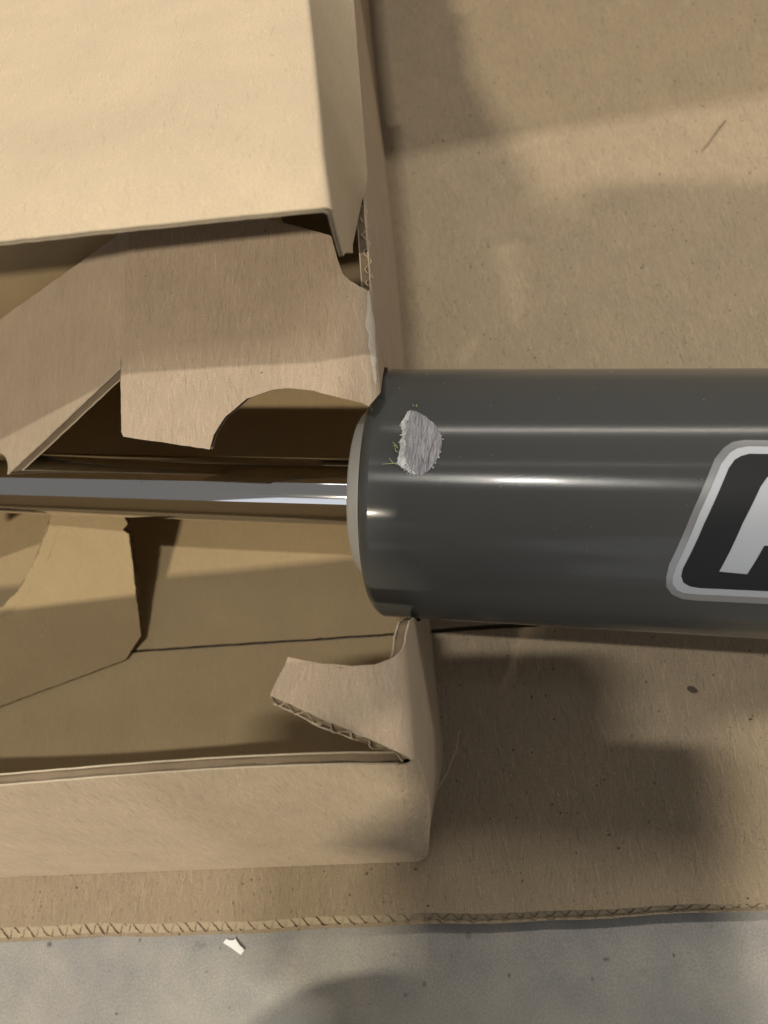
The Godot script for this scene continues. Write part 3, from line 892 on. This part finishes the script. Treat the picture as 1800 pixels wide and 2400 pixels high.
func _photographer() -> void:
	_flat("skin", Color(0.42, 0.25, 0.17), 0.55)
	_flat("navy_cloth", Color(0.03, 0.04, 0.07), 0.9)
	_flat("phone_black", Color(0.015, 0.015, 0.017), 0.3)
	var t := _thing("phone", "black phone held level above the carton, its lens at a corner", "phone")
	t.transform = _view()
	var slab := CSGPolygon3D.new()
	var pts := PackedVector2Array()
	for k in 32:
		var a := TAU * k / 32.0
		var c := Vector2(signf(cos(a)) * 0.032, signf(sin(a)) * 0.0636)
		pts.append(Vector2(-0.018, -0.0594) + c + Vector2(cos(a), sin(a)) * 0.010)
	slab.polygon = pts
	slab.depth = 0.0085
	slab.position.z = 0.010
	slab.material = mats.phone_black
	slab.name = "phone_case"
	t.add_child(slab)
	var who := _thing("person", "kneeling person in navy clothes holding the phone in the right hand over the carton", "person")
	who.transform = _view()
	var back := _view().affine_inverse()
	var leg := []
	for b in [[Vector3(-0.064, 0.052, 0.201), 0.049, Vector3(-0.075, 0.115, 0.300), 0.070], [Vector3(-0.075, 0.115, 0.300), 0.070, Vector3(-0.13, 0.300, 0.620), 0.085], [Vector3(-0.064, 0.052, 0.201), 0.049, Vector3(-0.085, 0.055, 0.600), 0.042]]:
		leg.append([back * b[0], b[1], back * b[2], b[3]])
	_put("trouser_leg", _flesh(leg, 0.012, 0.03), mats.navy_cloth, who)
	for side in [1]:
		var m := func(v: Vector3) -> Vector3: return v if side == 0 else Vector3(-0.03 - v.x, v.y - 0.004, v.z)
		var wrist := Vector3(-0.152, -0.060, 0.034) if side == 0 else Vector3(0.034, -0.145, 0.038)
		var elbow := Vector3(-0.37, -0.13, 0.11) if side == 0 else Vector3(0.028, -0.42, 0.09)
		var bones := [[wrist, 0.025, elbow, 0.036]]
		if side == 0:                                  # left hand at the phone's left edge
			for k in 4:
				var y := -0.013 - 0.020 * k
				var knuckle := Vector3(-0.070 - 0.002 * k, y, 0.016)
				var bent := Vector3(-0.064, y - 0.003, -0.011)
				bones.append([wrist + Vector3(0.012, 0.030 - 0.018 * k, 0), 0.0175, knuckle, 0.0122])
				bones.append([knuckle, 0.0105, bent, 0.0088])
				bones.append([bent, 0.0088, Vector3(-0.034, y - 0.007, -0.0095), 0.0072])
			bones.append([wrist, 0.02, Vector3(-0.090, -0.080, 0.032), 0.0135])
			bones.append([Vector3(-0.090, -0.080, 0.032), 0.0125, Vector3(-0.056, -0.060, 0.022), 0.0098])
			bones.append([Vector3(-0.056, -0.060, 0.022), 0.0095, Vector3(-0.036, -0.044, 0.0185), 0.008])
		else:                                          # right hand carries it, fingers behind, thumb in front
			var rows := [[-0.017, 0.0105, 0.034], [-0.035, 0.0108, 0.040], [-0.053, 0.0105, 0.038], [-0.071, 0.0095, 0.030]]
			for k in 4:
				var y: float = rows[k][0]
				var knuckle := Vector3(-0.070 - 0.002 * k, y, 0.016)
				var bent := Vector3(-0.064, y - 0.003, -0.011)
				bones.append([wrist + Vector3(0.004 * k, 0.006 - 0.006 * k, 0), 0.0175, knuckle, 0.0125])
				bones.append([knuckle, rows[k][1], bent, 0.0088])
				bones.append([bent, 0.0088, Vector3(0.026, y, -0.0118), 0.0084])
				bones.append([Vector3(0.026, y, -0.0118), 0.0084, Vector3(0.040, y + 0.010, 0.001), 0.0084])
				bones.append([Vector3(0.040, y + 0.010, 0.001), 0.0084, Vector3(0.035, y + 0.013, 0.0145), 0.0074])
			bones.append([wrist, 0.02, Vector3(-0.080, -0.098, 0.032), 0.0135])
			bones.append([Vector3(-0.080, -0.098, 0.032), 0.0125, Vector3(-0.052, -0.080, 0.022), 0.0098])
			bones.append([Vector3(-0.052, -0.080, 0.022), 0.0095, Vector3(-0.032, -0.064, 0.0185), 0.008])
		var real := []
		for b in bones:
			real.append([m.call(b[0]), b[1], m.call(b[2]), b[3]])
		_put("hand_and_forearm", _flesh(real, 0.005, 0.006), mats.skin, who)
		var st := SurfaceTool.new()
		st.begin(Mesh.PRIMITIVE_TRIANGLES)
		_thread(st, [m.call(wrist.lerp(elbow, 0.15 if side == 0 else 0.02)), m.call(wrist.lerp(elbow, 0.5)), m.call(elbow), m.call(elbow + (Vector3(-0.10, 0.02, 0.10) if side == 0 else Vector3(-0.05, -0.1, 0.15)))], 0.036 if side == 0 else 0.044, 0.05)
		_put("sleeve", st.commit(), mats.navy_cloth, who)


func _flesh(bones: Array, cell: float, blend: float) -> Mesh:   # surface nets over smoothly joined tapered capsules
	var field := {}
	var cells := {}
	for b in bones:
		var p: Vector3 = b[0]
		var q: Vector3 = b[2]
		var reach: float = maxf(b[1], b[3]) + cell * 2.0
		var lo := ((p.min(q) - Vector3.ONE * reach) / cell).floor()
		var hi := ((p.max(q) + Vector3.ONE * reach) / cell).ceil()
		var d := q - p
		var dd := d.length_squared()
		for x in range(int(lo.x), int(hi.x) + 1):
			for y in range(int(lo.y), int(hi.y) + 1):
				for z in range(int(lo.z), int(hi.z) + 1):
					var at := Vector3(x, y, z) * cell
					var u := clampf((at - p).dot(d) / dd, 0.0, 1.0)
					var v := at.distance_to(p + d * u) - lerpf(b[1], b[3], u)
					if v > reach:
						continue
					var key := Vector3i(x, y, z)
					if field.has(key):
						var w: float = field[key]
						var h := maxf(blend - absf(v - w), 0.0) / blend
						field[key] = minf(v, w) - h * h * blend * 0.25
					else:
						field[key] = v
	var at_cell := {}
	var verts := PackedVector3Array()
	for key: Vector3i in field:
		var sum := Vector3.ZERO
		var n := 0
		var vals := []
		for c in 8:
			vals.append(field.get(key + Vector3i(c & 1, (c >> 1) & 1, c >> 2), 1.0))
		for e in [[0, 1], [2, 3], [4, 5], [6, 7], [0, 2], [1, 3], [4, 6], [5, 7], [0, 4], [1, 5], [2, 6], [3, 7]]:
			var a: float = vals[e[0]]
			var b: float = vals[e[1]]
			if (a < 0.0) != (b < 0.0):
				var f := a / (a - b)
				var ca := Vector3(e[0] & 1, (e[0] >> 1) & 1, e[0] >> 2)
				var cb := Vector3(e[1] & 1, (e[1] >> 1) & 1, e[1] >> 2)
				sum += ca.lerp(cb, f)
				n += 1
		if n:
			at_cell[key] = verts.size()
			verts.append((Vector3(key) + sum / n) * cell)
	var st := SurfaceTool.new()
	st.begin(Mesh.PRIMITIVE_TRIANGLES)
	st.set_smooth_group(0)
	for v in verts:
		st.add_vertex(v)
	var axes := [Vector3i(1, 0, 0), Vector3i(0, 1, 0), Vector3i(0, 0, 1)]
	for key: Vector3i in field:
		for k in 3:
			var a: float = field[key]
			var b: float = field.get(key + axes[k], 1.0)
			if (a < 0.0) == (b < 0.0):
				continue
			var i: Vector3i = axes[(k + 1) % 3]
			var j: Vector3i = axes[(k + 2) % 3]
			var quad := [at_cell.get(key - i - j, -1), at_cell.get(key - j, -1), at_cell.get(key, -1), at_cell.get(key - i, -1)]
			if quad.has(-1):
				continue
			var order := [0, 1, 2, 0, 2, 3] if b < 0.0 else [0, 2, 1, 0, 3, 2]
			for o in order:
				st.add_index(quad[o])
	st.generate_normals()
	return st.commit()
